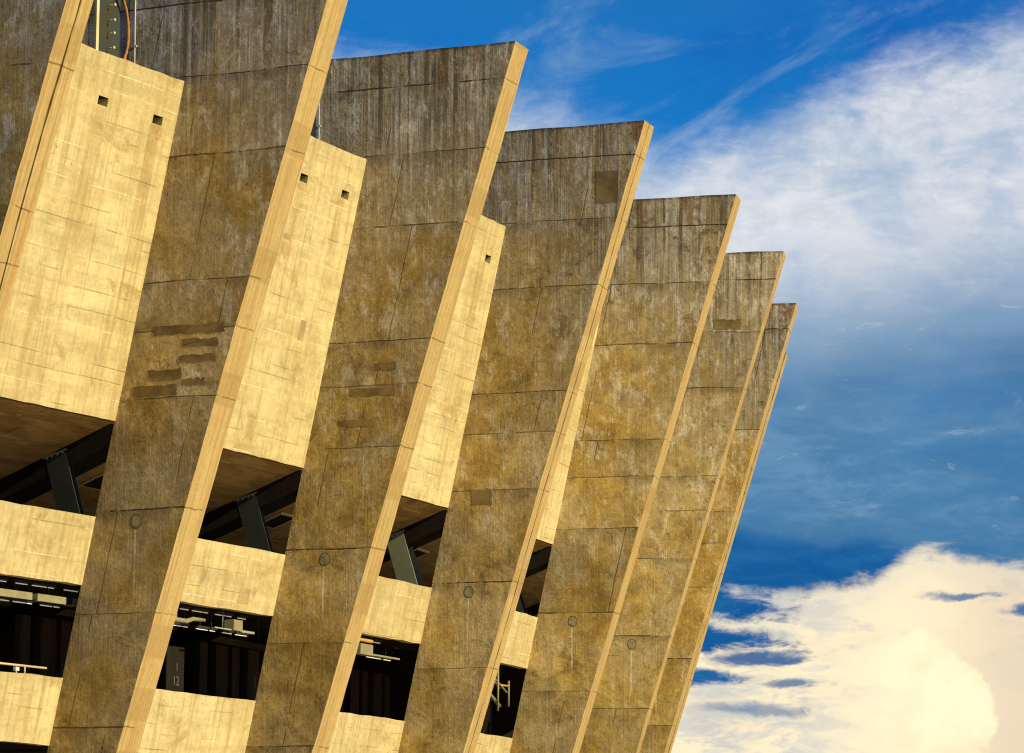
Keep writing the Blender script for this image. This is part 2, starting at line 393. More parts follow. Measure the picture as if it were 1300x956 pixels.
# ------------------------------------------------------------------ the stadium
cx = sum(f[0] for f in FINS)/len(FINS); cy = sum(f[1] for f in FINS)/len(FINS)
stadium = bpy.data.objects.new('stadium', None); COL.objects.link(stadium)
ORG = Vector((cx, cy, GROUND)); stadium.location = ORG
tag(stadium, 'concrete stadium with a row of tall leaning fins and pale walls between them', 'stadium')

def fin_matrix(i):
    X, Y, a = FINS[i]
    return Matrix.Translation(Vector((X, Y, 0)) - ORG) @ Matrix.Rotation(a, 4, 'Z')

def fin_mesh(split, seed):
    rnd = random.Random(seed)
    bm = bmesh.new(); h = T/2
    zs = [GROUND]
    while zs[-1] < ZT - 0.3: zs.append(zs[-1] + 0.27)
    zs = [z for z in zs if abs(z - 10.25) > 0.1 and z < ZT - 0.05] + [10.249, 10.251, ZT]
    zs.sort()
    rin_deep = -13.0
    rings = []
    for z in zs:
        ro = r_out(z); top = (z == ZT)
        ri = (r_in(z) - 0.02) if z < 10.25 else rin_deep
        j = lambda a: rnd.uniform(-a, a)
        e1, e2 = j(0.004), j(0.004)
        if rnd.random() < 0.05: e1 -= rnd.uniform(0.006, 0.014)
        pts = [(ro + e1, -h + j(0.004))]
        if split:
            g = 0.028 + j(0.010); gc = 0.03*math.sin(z*0.9 + seed)
            pts += [(ro + j(0.006), gc - g), (ro - 0.30, gc - g*0.8), (ro - 0.30, gc + g*0.8), (ro + j(0.006), gc + g)]
        pts += [(ro + e2, h + j(0.004))]
        # along the far side and back along the near side, with intermediate columns so the top edge can wander
        n = 14
        for q in range(1, n): pts.append((ro + (ri-ro)*q/n, h))
        pts += [(ri, h), (ri, -h)]
        for q in range(n-1, 0, -1): pts.append((ro + (ri-ro)*q/n, -h))
        ring = []
        for (r, y) in pts:
            zz = z
            if top: zz = ZT + TAU*r*1.0*-1*-1 + j(0.012) + 0.007*math.sin(r*2.1+seed)
            ring.append(bm.verts.new((r, y, zz)))
        rings.append(ring)
    no = 6 if split else 2
    for A, B in zip(rings, rings[1:]):
        N = len(A)
        for k in range(N):
            f = bm.faces.new((A[k], A[(k+1) % N], B[(k+1) % N], B[k]))
            f.material_index = 1 if k < no-1 else 0
    # top: strips across
    Rg = rings[-1]; N = len(Rg); m = 14
    far = [Rg[no-1+q] for q in range(0, m+1)]; near = [Rg[(N - q) % N] for q in range(0, m+1)]
    for q in range(m):
        if q == 0 and split:
            f = bm.faces.new(Rg[0:no] + [far[1], near[1]])
        else:
            f = bm.faces.new((near[q], far[q], far[q+1], near[q+1]))
        f.material_index = 2
    bmesh.ops.recalc_face_normals(bm, faces=bm.faces[:])
    bm.normal_update()
    # outward check
    tf = [f for f in bm.faces if f.material_index == 2][0]
    if tf.normal.z < 0: bmesh.ops.reverse_faces(bm, faces=bm.faces[:])
    me = bpy.data.meshes.new('fin'); bm.to_mesh(me); bm.free()
    return me

def face_patch(pts, thick=0.006, side=-1):
    bm = bmesh.new(); y = side*(T/2)
    extrude_poly(bm, pts, y, y + side*thick); return bm
def wob(r0, z0, r1, z1, seed, n=7, a=0.03):
    """rough-edged rectangle as an outline"""
    rn = random.Random(seed); P = []
    for (A, B) in (((r0, z0), (r1, z0)), ((r1, z0), (r1, z1)), ((r1, z1), (r0, z1)), ((r0, z1), (r0, z0))):
        for k in range(n):
            f = k/n; P.append((A[0]+(B[0]-A[0])*f + rn.uniform(-a, a), A[1]+(B[1]-A[1])*f + rn.uniform(-a, a)))
    return P

FIN_LABEL = {0: 'nearest fin, cut off by the left frame edge, with a double outer edge',
             1: 'second fin from the left, rising out of frame, with dark strokes on its face',
             2: 'third fin from the left, first whose whole tip is in view',
             3: 'fin with a double split outer edge and a dark square patch near its tip',
             4: 'fin just right of the split-edged fin, seen against the blue sky',
             5: 'narrow fin with pale vertical streaks below its tip',
             6: 'thin far fin, second from the far end of the row',
             7: 'farthest fin, only a sliver behind the others'}
PATCHES = {1: [(-4.3, 12.05, -2.6, 12.25), (-3.6, 11.78, -2.75, 11.94), (-3.65, 11.45, -2.8, 11.60),
               (-4.4, 11.12, -3.6, 11.33), (-3.6, 10.95, -3.05, 11.10), (-4.75, 10.78, -3.7, 11.0)],
           2: [(-4.0, 11.9, -2.9, 12.08), (-4.3, 11.2, -3.4, 11.36), (-3.4, 12.5, -2.9, 12.66)],
           3: [(-1.28, 17.93, -0.69, 18.76), (-4.55, 10.35, -4.0, 10.75)],
           5: [(-2.15, 17.63, -1.3, 17.93)]
           }
fin_objs = []
for i in range(8):
    split = i in (0, 3, 6)
    f = link('concrete_fin', fin_mesh(split, 11+i), [M['face'], M['edge'], M['crust']], stadium, fin_matrix(i))
    f['group'] = 'leaning concrete fins'; f['label'] = FIN_LABEL[i]
    bevel(f, 0.012, 1); fin_objs.append(f)
    # round plug with a darker ring where a tie was closed
    bm = bmesh.new(); pr, pz, R_ = -4.6, 8.16, 0.135
    N = 22; y0 = -T/2
    outl = [(pr + R_*math.cos(a)*(1+0.05*math.sin(3*a+i)), pz + R_*1.15*math.sin(a)) for a in [2*math.pi*k/N for k in range(N)]]
    extrude_poly(bm, outl, y0, y0-0.003); link('anchor_ring', bm, M['plugring'], f)
    bm = bmesh.new(); outl = [(pr + (x-pr)*0.86, pz + (z-pz)*0.86) for x, z in outl]
    extrude_poly(bm, outl, y0-0.003, y0-0.006); link('anchor_plug', bm, M['plug'], f)
    for k, (a, b_, c, d) in enumerate(PATCHES.get(i, [])):
        bmm = face_patch(wob(a, b_, c, d, i*20+k, 8, 0.025 if (i, k) != (3, 0) else 0.012)); link('repair_patch', bmm, M['patch'], f)
    if i >= 1 and i <= 4:       # conduit up the inner part of the face, held by clips
        bm = bmesh.new(); rr = -4.90
        tube(bm, [(rr + 0.01*math.sin(k*1.3), -T/2-0.03, z) for k, z in enumerate([16.0, 17.0, 18.0, 19.0, 19.9])], 0.017, 8)
        for z in (17.2, 18.35, 19.5): box(bm, (rr-0.045, -T/2-0.045, z-0.02), (rr+0.045, -T/2, z+0.02))
        link('conduit', bm, M['conduit'], f)
    # raker beam carrying the stand, in line with the fin
    bm = bmesh.new()
    extrude_poly(bm, [(-5.22, 10.245), (-13.0, 10.245), (-13.0, 6.72), (-5.28, 9.80)], -T/2+0.004, T/2-0.004)
    o = link('raker_beam', bm, M['black'], stadium, fin_matrix(i)); bevel(o, 0.01, 1)
    # slate steel prop under the raker beam (H section)
    bm = bmesh.new()
    top, bot = Vector((-6.62, 0, 9.66)), Vector((-6.12, 0, 8.02))
    ax = (bot-top); L = ax.length; ax.normalize(); wx = Vector((ax.z*-1, 0, ax.x)) ; wx = Vector((-ax.z, 0, ax.x))
    Mx = Matrix(((wx.x, 0, ax.x, top.x), (0, 1, 0, 0), (wx.z, 0, ax.z, top.z), (0, 0, 0, 1)))
    w = 0.25; yb = -0.41 + (0.42 if i >= 3 else 0.13)
    box(bm, (-w, -0.43, 0), (w, -0.405, L), Mx); box(bm, (-w, yb, 0), (w, yb+0.025, L), Mx); box(bm, (-0.02, -0.404, 0), (0.02, yb-0.001, L), Mx)
    bmesh.ops.recalc_face_normals(bm, faces=bm.faces[:])
    s = link('steel_prop', bm, M['steell'] if i == 3 else M['steel'], stadium, fin_matrix(i))  # one prop in a lighter green-grey tone than the rest
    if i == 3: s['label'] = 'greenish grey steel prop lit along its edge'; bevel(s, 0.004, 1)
    bm = bmesh.new(); box(bm, (-w-0.05, -0.45, -0.03), (w+0.05, yb+0.05, 0.0), Mx)
    for by in (-0.39, yb-0.01):
        for bx in (-0.2, -0.07, 0.07, 0.2): box(bm, (bx-0.02, by-0.07, 0.0), (bx+0.02, by-0.045, 0.04), Mx)
    link('head_plate', bm, M['steeledge'], s)

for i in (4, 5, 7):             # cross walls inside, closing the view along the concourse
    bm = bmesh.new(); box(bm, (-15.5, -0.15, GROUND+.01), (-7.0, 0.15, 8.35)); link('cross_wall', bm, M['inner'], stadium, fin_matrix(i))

# ---- walls between the fins
def bay_frame(i):
    a, b = bay(i, 0, 0, 10.0), bay(i, 1, 0, 10.0)
    ex = (b-a).normalized(); ez = Vector((0, 0, 1)); ey = ez.cross(ex).normalized()
    Mw = Matrix(((ex.x, ey.x, 0, a.x), (ex.y, ey.y, 0, a.y), (0, 0, 1, 0), (0, 0, 0, 1)))
    return Mw
def bay_local(i): return Matrix.Translation(-ORG) @ bay_frame(i)

def wall_bm(i, zlo, zhi, thick, holes=(), seed=0, dz=0.45):
    Mi = bay_frame(i).inverted(); rn = random.Random(seed)
    L = (bay(i, 1, 0, 10)-bay(i, 0, 0, 10)).length
    ss = [k/14 for k in range(15)]; zs = []
    n = max(2, int((zhi-zlo)/dz)); zs = [zlo+(zhi-zlo)*k/n for k in range(n+1)]
    hs = []
    for (s, z) in holes:
        w = 0.17/L; ss = [q for q in ss if abs(q-s) > 0.03] + [s-w, s+w]; zs = [q for q in zs if abs(q-z) > 0.2 or q in (zlo, zhi)]
        hs.append((s, z, w))
    for z in {h[1] for h in hs}: zs += [z-0.09, z+0.09]
    ss.sort(); zs.sort()
    bm = bmesh.new(); F = {}; B = {}
    for a, s in enumerate(ss):
        for c, z in enumerate(zs):
            zz = z + (rn.uniform(-0.014, 0.014) if c in (0, len(zs)-1) else 0)
            F[a, c] = bm.verts.new(Mi @ bay(i, s, 0, zz, z)); B[a, c] = bm.verts.new(Mi @ bay(i, s, thick, zz, z))
    for a in range(len(ss)-1):
        for c in range(len(zs)-1):
            sm = (ss[a]+ss[a+1])/2; zm = (zs[c]+zs[c+1])/2
            hole = any(abs(sm-s) < w and abs(zm-z) < 0.09 for s, z, w in hs)
            quad(bm, B[a, c], B[a, c+1], B[a+1, c+1], B[a+1, c])
            if not hole: quad(bm, F[a, c], F[a+1, c], F[a+1, c+1], F[a, c+1])
            else:
                q = [(a, c), (a+1, c), (a+1, c+1), (a, c+1)]
                inn = [bm.verts.new(F[k].co.lerp(B[k].co, 0.85)) for k in q]
                for k in range(4): bm.faces.new((F[q[k]], F[q[(k+1) % 4]], inn[(k+1) % 4], inn[k])).material_index = 1 if k == 2 else 0  # top wall and back coloured black for the shade inside the hole
                bm.faces.new(inn).material_index = 1
    na, nc = len(ss)-1, len(zs)-1
    for a in range(na):
        quad(bm, F[a, 0], B[a, 0], B[a+1, 0], F[a+1, 0]); quad(bm, F[a, nc], F[a+1, nc], B[a+1, nc], B[a, nc])
    for c in range(nc):
        quad(bm, F[0, c], F[0, c+1], B[0, c+1], B[0, c]); quad(bm, F[na, c], B[na, c], B[na, c+1], F[na, c+1])
    return bm

def bay_box(bm, i, s0, s1, D0_, D1_, z0, z1, zl=None, mi=0):
    Mi = bay_frame(i).inverted()
    P = [[[bm.verts.new(Mi @ bay(i, s, D, z, zl)) for z in (z0, z1)] for D in (D0_, D1_)] for s in (s0, s1)]
    for q in (((0,0,0),(0,1,0),(1,1,0),(1,0,0)), ((0,0,1),(1,0,1),(1,1,1),(0,1,1)), ((0,0,0),(1,0,0),(1,0,1),(0,0,1)),
              ((0,1,0),(0,1,1),(1,1,1),(1,1,0)), ((0,0,0),(0,0,1),(0,1,1),(0,1,0)), ((1,0,0),(1,1,0),(1,1,1),(1,0,1))):
        bm.faces.new([P[a][b][c] for a, b, c in q]).material_index = mi
BAYNAME = {1: 'the nearest bay', 2: 'the bay between the second and third fins', 3: 'the bay left of the split-edged fin', 4: 'the bay right of the split-edged fin'}
for i in range(1, 8):
    ml = bay_local(i); nm = BAYNAME.get(i)
    holes = [(0.646, 16.52), (0.911, 16.52)]
    o = link('wall_panel', wall_bm(i, Z1 if False else Z2, Z1, 0.30, holes, 30+i), [M['panel'], M['black']], stadium, ml)
    o['group'] = 'pale leaning wall panels'
    if nm: o['label'] = 'tall pale wall panel with square drain holes in ' + nm
    if i == 2:
        for k, (sa, za, sb, zb) in enumerate([(0.80, 13.05, 0.835, 13.50), (0.60, 15.1, 0.64, 15.22)]):
            bm = bmesh.new(); bay_box(bm, i, sa, sb, -0.004, 0.0, za, zb); link('repair_patch', bm, M['patchp'], o)
    o = link('parapet', wall_bm(i, Z4, Z3, 0.22, (), 50+i), [M['panel']], stadium, ml); o['group'] = 'pale parapet bands'
    if nm: o['label'] = 'upper pale parapet band across ' + nm
    if i == 2:
        for sa, za, sb, zb in [(0.765, 7.05, 0.83, 7.38)]:
            bm = bmesh.new(); bay_box(bm, i, sa, sb, -0.004, 0.0, za, zb); link('repair_patch', bm, M['patchp'], o)
    o = link('parapet', wall_bm(i, Z6, Z5, 0.22, (), 70+i), [M['panel']], stadium, ml); o['group'] = 'pale parapet bands'
    o['label'] = ('lower pale parapet band across ' + nm) if nm else 'lower pale parapet band hidden behind the far fins'
    o = link('parapet', wall_bm(i, GROUND, 1.3, 0.22, (), 90+i), [M['panel']], stadium, ml)
    # edge beam under the panel, ceiling of the stand, floors, back wall
    bm = bmesh.new(); bay_box(bm, i, 0, 1, 0.02, 0.50, Z2-0.02, Z2+0.3, Z2); link('edge_beam', bm, M['black'], stadium, ml)
    bm = bmesh.new(); Mi = bay_frame(i).inverted()
    nD = 12; rows = []
    for k in range(nD+1):
        D = 0.0 + 7.6*k/nD
        rows.append([bm.verts.new(Mi @ bay(i, s, D, Z2 + 0.0 - 0.397*D + dz, Z2)) for s in (0, 1) for dz in (0.0, 0.25)])
    for A, B in zip(rows, rows[1:]):
        bm.faces.new((A[0], B[0], B[2], A[2])); bm.faces.new((A[1], A[3], B[3], B[1]))
        bm.faces.new((A[0], A[1], B[1], B[0])); bm.faces.new((A[2], B[2], B[3], A[3]))
    bm.faces.new(rows[0][:2] + rows[0][:1:-1]); bm.faces.new([rows[-1][0], rows[-1][2], rows[-1][3], rows[-1][1]])
    bmesh.ops.recalc_face_normals(bm, faces=bm.faces[:])
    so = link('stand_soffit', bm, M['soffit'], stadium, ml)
    if i <= 4:      # framed hatch in the soffit
        def cp(s, D, up=0.0): return Mi @ bay(i, s, D, Z2 - 0.397*D - up, Z2)
        for nmx, mt, e, u0, u1 in (('hatch_frame', M['cream'], 0.012, 0.0, 0.03), ('hatch_shade_sheet', M['black'], 0.0, 0.03, 0.036)):  # black sheet stands in for the shade of the recess
            bm = bmesh.new()
            sA, sB, DA, DB = 0.235-e, 0.335+e, 1.80-e*4, 2.35+e*4
            c0 = [(sA, DA), (sB, DA), (sB, DB), (sA, DB)]
            V0 = [bm.verts.new(cp(s, D, u0)) for s, D in c0]; V1 = [bm.verts.new(cp(s, D, u1)) for s, D in c0]
            bm.faces.new(V0); bm.faces.new(V1[::-1])
            for k in range(4): bm.faces.new((V0[k], V0[(k+1) % 4], V1[(k+1) % 4], V1[k]))
            bmesh.ops.recalc_face_normals(bm, faces=bm.faces[:]); link(nmx, bm, mt, so)
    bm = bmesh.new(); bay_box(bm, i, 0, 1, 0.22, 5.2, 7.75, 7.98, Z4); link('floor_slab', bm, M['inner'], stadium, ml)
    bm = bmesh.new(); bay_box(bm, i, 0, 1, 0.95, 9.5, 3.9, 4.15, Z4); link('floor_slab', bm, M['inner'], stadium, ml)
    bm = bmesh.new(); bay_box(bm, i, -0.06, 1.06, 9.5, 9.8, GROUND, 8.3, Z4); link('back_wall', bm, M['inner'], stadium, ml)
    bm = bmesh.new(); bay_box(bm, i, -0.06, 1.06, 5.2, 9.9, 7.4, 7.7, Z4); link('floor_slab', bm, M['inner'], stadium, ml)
    if i <= 4:
        bm = bmesh.new()
        for k in range(5):
            s0 = 0.30 + 0.115*k; bay_box(bm, i, s0, s0+(0.085 if k % 2 else 0.055), 3.4, 3.55, 4.15, 6.6, Z4)
        link('brown_screen', bm, M['brown'], stadium, ml)
        bm = bmesh.new(); bay_box(bm, i, 0.55, 0.66, 3.0, 3.1, 4.15, 6.1, Z4)
        if i == 1: link('door_leaf', bm, M['greyp'], stadium, ml)
        else: bm.free()
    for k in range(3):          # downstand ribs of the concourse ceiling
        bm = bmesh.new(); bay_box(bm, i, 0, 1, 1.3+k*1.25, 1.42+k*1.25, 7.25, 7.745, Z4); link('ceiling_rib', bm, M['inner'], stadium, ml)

# ------------------------------------------------------------------ things fixed in the openings
def thing_mesh(name, bm, mat, i, label, cat, group=None):
    o = link(name, bm, mat, None, bay_frame(i)); tag(o, label, cat, group); return o
def bp(i, s, D, z, zl=Z4): return bay_frame(i).inverted() @ bay(i, s, D, z, zl)
# fluorescent tube lamps: two rows per opening
LAMPBAY = {1: 'in the opening of the nearest bay', 2: 'in the opening beside the second fin', 3: 'in the opening beside the third fin'}
ROWS = {1: [(0.70, 1.08, 5), (0.72, 1.04, 5)], 2: [(0.54, 0.96, 6), (0.50, 0.98, 6)], 3: [(0.62, 0.9, 2), (0.60, 1.0, 3)]}
for i, rows in ROWS.items():
    for rw, (s0, s1, n) in enumerate(rows):
        D = 0.45 if rw == 0 else 0.55; z = 6.79 if rw == 0 else 6.42
        for k in range(n):
            a = s0 + (s1-s0)*k/n; bq = a + (s1-s0)/n*(0.86, 0.42, 0.70, 0.90, 0.35)[(k+i+rw) % 5]
            tl = bpy.data.objects.new('tube_lamp', None); COL.objects.link(tl)
            tl.matrix_world = bay_frame(i) @ Matrix.Translation(bp(i, a, D, z))
            p0 = bp(i, a, D, z); p1 = bp(i, bq, D, z)-p0
            bm = bmesh.new(); tube(bm, [(0, 0, 0), p1], 0.012, 8); link('tube', bm, M['tube'], tl)
            bm = bmesh.new(); ln = p1.length
            ang = math.atan2(p1.y, p1.x); Mr = Matrix.Rotation(ang, 4, 'Z')
            box(bm, (-0.02, -0.05, 0.022), (ln+0.02, 0.05, 0.075), Mr); box(bm, (ln*0.3, -0.01, 0.075), (ln*0.3+0.02, 0.01, 0.5 if rw == 0 else 0.9), Mr); link('housing', bm, M['dark'], tl)
            row = 'front' if rw == 0 else 'rear'
            tag(tl, f'thin white tube lamp in the {row} row, {LAMPBAY[i]}', 'lamp', f'{row} row of tube lamps in {BAYNAME[i]}')
# pale duct in the nearest bay, in three lengths joined by dark couplings
bm = bmesh.new()
for a, b in ((0.40, 0.765), (0.79, 0.93), (0.96, 1.0)):
    bay_box(bm, 1, a+.08, b+.08, .40, .62, 6.48, 6.63, Z4)
duct = bpy.data.objects.new('air_duct', None); COL.objects.link(duct); duct.matrix_world = bay_frame(1)
link('duct_pipe', bm, M['pipe'], duct)
for a, b in ((0.765, 0.79), (0.93, 0.96)):
    bm = bmesh.new(); bay_box(bm, 1, a+.08, b+.08, .42, .60, 6.50, 6.61, Z4); link('coupling', bm, M['dark'], duct)
for a in (0.55, 0.70, 0.86):
    bm = bmesh.new(); tube(bm, [bp(1, a+.08, 0.5, 6.62), bp(1, a+.08, 0.5, 7.2)], 0.010, 6); link('hanger', bm, M['dark'], duct)
tag(duct, 'long pale flat duct hung under the parapet of the nearest bay', 'duct')
# bent pipe and boxes in the second opening
o = thing_mesh('bent_pipe', (lambda bm: (tube(bm, [bp(2, .30, .25, 6.50), bp(2, .45, .25, 6.50), bp(2, .53, .25, 6.50), bp(2, .58, .3, 6.58), bp(2, .66, .35, 6.60)], [.06, .06, .055, .05, .04], 12), bm)[1])(bmesh.new()), M['pipe'], 2, 'pale bent pipe under the parapet, left of the junction box, second bay', 'pipe')
bm = bmesh.new(); bay_box(bm, 2, .800, .855, .18, .42, 6.46, 6.70, Z4)
o = thing_mesh('junction_box', bm, M['pipe'], 2, 'pale square junction box near the right end of the second bay opening', 'box')
bm = bmesh.new(); bay_box(bm, 2, .862, .94, .22, .36, 6.44, 6.49, Z4); tube(bm, [bp(2, .76, .3, 6.5), bp(2, .76, .3, 6.9)], .012, 6); bay_box(bm, 2, .70, .862, .24, .28, 6.45, 6.48, Z4)
thing_mesh('cable_tray', bm, M['steeledge'], 2, 'thin grey cable tray beside the junction box of the second bay', 'cable tray')
bm = bmesh.new(); bay_box(bm, 2, .435, .452, .15, .3, 6.53, 6.74, Z4); tube(bm, [bp(2, .40, .2, 6.70), bp(2, .415, .2, 6.66), bp(2, .44, .2, 6.76)], .022, 8); tube(bm, [bp(2, .385, .2, 6.74), bp(2, .40, .2, 6.70)], .035, 8)
thing_mesh('pipe_bracket', bm, M['pipe'], 2, 'small pale bracket with a bent arm at the left end of the second bay opening', 'bracket')
bm = bmesh.new(); bay_box(bm, 3, .575, .67, .16, .40, 6.40, 6.66, Z4)
thing_mesh('junction_box', bm, M['pipe'], 3, 'grey junction box under the ochre pipe in the third opening', 'box')
bm = bmesh.new(); tube(bm, [bp(3, .54, .16, 6.74), bp(3, .66, .16, 6.74), bp(3, .665, .16, 6.74)], [.045, .045, .03], 12)
thing_mesh('pipe_stub', bm, M['brass'], 3, 'short ochre pipe above the grey box in the third opening', 'pipe')
bm = bmesh.new(); bay_box(bm, 3, .67, .90, .22, .26, 6.42, 6.46, Z4)
thing_mesh('cable_tray', bm, M['pipe'], 3, 'thin pale cable tray running right from the grey box in the third opening', 'cable tray')
# white pipework in the fourth opening
wp = [((.60, 6.85), (.60, 6.0)), ((.75, 6.85), (.75, 5.6)), ((.60, 6.75), (.86, 6.15)), ((.50, 6.5), (.80, 5.75)), ((.78, 6.32), (.92, 6.35)), ((.93, 6.5), (.93, 5.8)), ((.70, 6.7), (.84, 6.25))]
for k, (a, b) in enumerate(wp):
    bm = bmesh.new(); tube(bm, [bp(4, a[0], .15+.04*k, a[1]), bp(4, b[0], .15+.04*k, b[1])], .03 if k != 3 else .05, 8)
    thing_mesh('scaffold_tube', bm, M['brass'] if k == 4 else M['pipe'], 4, 'short ochre tube lying level among the pale tubes of the fourth opening' if k == 4 else 'pale thin tube crossing the dark opening right of the split fin', 'tube', None if k == 4 else 'pale tubes in the fourth opening')
# number board
sg = bpy.data.objects.new('number_board', None); COL.objects.link(sg); sg.matrix_world = bay_frame(2) @ Matrix.Translation(bp(2, .70, 1.2, 5.30)); tag(sg, 'dark board with faint grey numbers behind the second bay opening', 'sign')
bm = bmesh.new(); box(bm, (-.42, 0, -.95), (.36, .05, .75)); link('board', bm, M['black'], sg)
def text(body, size, loc, parent, mat):
    cu = bpy.data.curves.new('numerals', 'FONT'); cu.body = body; cu.size = size; cu.extrude = .004; cu.align_x = 'CENTER'
    tmp = bpy.data.objects.new('tmp', cu); COL.objects.link(tmp); dg = bpy.context.evaluated_depsgraph_get()
    me = bpy.data.meshes.new_from_object(tmp.evaluated_get(dg)); bpy.data.objects.remove(tmp)
    me.materials.clear(); me.materials.append(mat)
    o = bpy.data.objects.new('numerals', me); COL.objects.link(o); o.parent = parent
    o.matrix_local = Matrix.Translation(loc) @ Matrix.Rotation(math.radians(90), 4, 'X'); return o
text('12', .30, (0, -.006, -.12), sg, M['numeral']); text('1', .26, (.03, -.006, .20), sg, M['numeral'])
# oval hoop hanging in the second bay
bm = bmesh.new(); c = bp(2, 1.06, 0.6, 5.42)
tube(bm, [(c.x + .11*math.cos(a), c.y, c.z + .22*math.sin(a)) for a in [2*math.pi*k/20 for k in range(21)]], .014, 6, False)
tube(bm, [(c.x, c.y, c.z+.22), (c.x, c.y, c.z+2.2)], .003, 5)
thing_mesh('oval_hoop', bm, M['pipe'], 2, 'pale upright oval hoop in the dark right corner of the second bay opening', 'hoop')
# handrail on the lower parapet of every open bay
for i in (1,):
    r = bpy.data.objects.new('handrail', None); COL.objects.link(r); r.matrix_world = bay_frame(i) @ Matrix.Translation(bp(i, .5, .11, Z5, Z5))
    o0 = bp(i, .5, .11, Z5, Z5)
    bm = bmesh.new(); tube(bm, [bp(i, .03, .11, Z5+.17, Z5)-o0, bp(i, .94, .11, Z5+.17, Z5)-o0], .024, 10); link('rail', bm, M['cream'], r)
    for s in (.09, .34, .59, .84):
        bm = bmesh.new(); tube(bm, [bp(i, s, .11, Z5-.01, Z5)-o0, bp(i, s, .11, Z5+.16, Z5)-o0], .017, 8); link('post', bm, M['cream'], r)
    tag(r, 'low cream handrail on the lower parapet of the nearest bay', 'railing')
bm = bmesh.new(); c = bp(1, .80, .1, Z5, Z5); box(bm, (c.x-.07, c.y-.04, c.z+.05), (c.x+.05, c.y+.04, c.z+.13)); box(bm, (c.x-.02, c.y-.02, c.z), (c.x, c.y+.02, c.z+.05))
o = thing_mesh('floodlight', bm, M['white'], 1, 'tiny white floodlight on the lower parapet left of the handrail post', 'floodlight'); bevel(o, .01, 2)
# ------------------------------------------------------------------ steelwork standing behind the top of the nearest wall panel
st = bpy.data.objects.new('steel_plate', None); COL.objects.link(st); st.matrix_world = bay_frame(1)
tag(st, 'blue-grey steel plate with three bolts behind the top of the nearest wall panel', 'plate')
bm = bmesh.new(); a, b = bp(1, .635, .34, 0, Z1), bp(1, .765, .34, 0, Z1)
v = []; n = 10
for k in range(n+1):
    f = k/n; p = a.lerp(b, f); off = 0.10*math.sin(f*math.pi*.5)
    v.append([bm.verts.new((p.x, p.y+off+d, z)) for d in (0, .02) for z in (17.0, 20.1)])
for A, B in zip(v, v[1:]):
    for q in ((0, 1), (1, 3), (3, 2), (2, 0)): bm.faces.new((A[q[0]], B[q[0]], B[q[1]], A[q[1]]))
bm.faces.new((v[0][0], v[0][1], v[0][3], v[0][2])); bm.faces.new((v[-1][0], v[-1][2], v[-1][3], v[-1][1]))
bmesh.ops.recalc_face_normals(bm, faces=bm.faces[:]); link('plate_sheet', bm, M['plate'], st)
for z in (17.74, 18.05, 18.33, 18.65):
    bm = bmesh.new(); p = bp(1, .700, .34, z, Z1); tube(bm, [(p.x, p.y+.08, z), (p.x, p.y-.09, z)], .012, 8); tube(bm, [(p.x, p.y-.085, z), (p.x, p.y-.12, z)], .028, 6); link('bolt', bm, M['cream'], st)
bm = bmesh.new(); a = bp(1, .624, .28, 0, Z1); box(bm, (a.x-.045, a.y-.03, 16.9), (a.x+.045, a.y+.03, 20.1))
o = thing_mesh('downpipe', bm, M['cream'], 1, 'square cream post standing left of the blue-grey plate', 'post'); bevel(o, .008, 2)
bm = bmesh.new(); rn = random.Random(3); pts = []; c = bp(1, .70, .33, 18.2, Z1)
for k in range(33):
    an = -1.15 + 2.3*k/32; pts.append((c.x + .62*math.cos(an)-.03 + rn.uniform(-.006, .006), c.y-.03, 18.15 + .92*math.sin(an) + rn.uniform(-.006, .006)))
tube(bm, pts, [.032+rn.uniform(-.006, .008) for _ in pts], 9)
thing_mesh('rusted_hoop', bm, M['rust'], 1, 'rust-brown curved steel band arching right of the blue-grey plate', 'steel band')

# ------------------------------------------------------------------ ground
m, t, b = new_mat('pale_paving')
tc = t.node('ShaderNodeTexCoord').outputs['Object']; x, y, z = t.xyz(tc)
n = t.noise(tc, 0.05, 5, 0.6); f = t.noise(tc, 2.0, 5, 0.6)
jx = t.mx(t.step(t.m('ABSOLUTE', t.sub(t.m('FRACT', t.mul(x, .5)), .5)), .488, .495), t.step(t.m('ABSOLUTE', t.sub(t.m('FRACT', t.mul(y, .5)), .5)), .488, .495))
c = t.mix(t.step(n, .4, .6), (.40, .33, .22), (.33, .27, .18)); g = t.add(.8, t.mul(f, .4))
c = t.mix(1.0, c, t.vec(g, g, g), 'MULTIPLY'); c = t.mix(t.mul(jx, .7), c, (.08, .07, .05))
t.put(b.inputs['Base Color'], c)
bm = bmesh.new(); bmesh.ops.create_grid(bm, x_segments=8, y_segments=8, size=2500)
g = link('ground', bm, m); g.location = (0, 0, GROUND); tag(g, kind='structure')

# ------------------------------------------------------------------ sky
W = bpy.data.worlds.new('World'); C.world = W; W.use_nodes = True
t = NT(W.node_tree); t.n.clear()
out = t.node('ShaderNodeOutputWorld')
dirv = t.node('ShaderNodeTexCoord').outputs['Generated']
dx, dy, dz = t.xyz(dirv)
az = t.m('ARCTAN2', dx, dy); el = t.m('ARCSINE', dz)
U = t.add(t.mul(az, 4.5), 0.65); V = t.sub(0.433, t.mul(t.sub(el, 0.1622), 4.5))
Uc = t.m('MINIMUM', t.m('MAXIMUM', U, -1.0), 3.0)
S = t.vec(t.mul(dx, 4.5), t.mul(dy, 4.5), t.mul(dz, 4.5))
SH = t.vec(t.mul(dx, 4.5), t.mul(dy, 4.5), t.mul(dz, 13.0))      # layered: stretched along the horizon
n1 = t.sub(t.noise(S, 3.2, 6, .6, .4), .5); n2 = t.sub(t.noise(S, 9.0, 6, .62, .5), .5)
h1 = t.sub(t.noise(SH, 2.4, 6, .62, .6), .5); h2 = t.sub(t.noise(SH, 7.0, 6, .65, .8), .5)
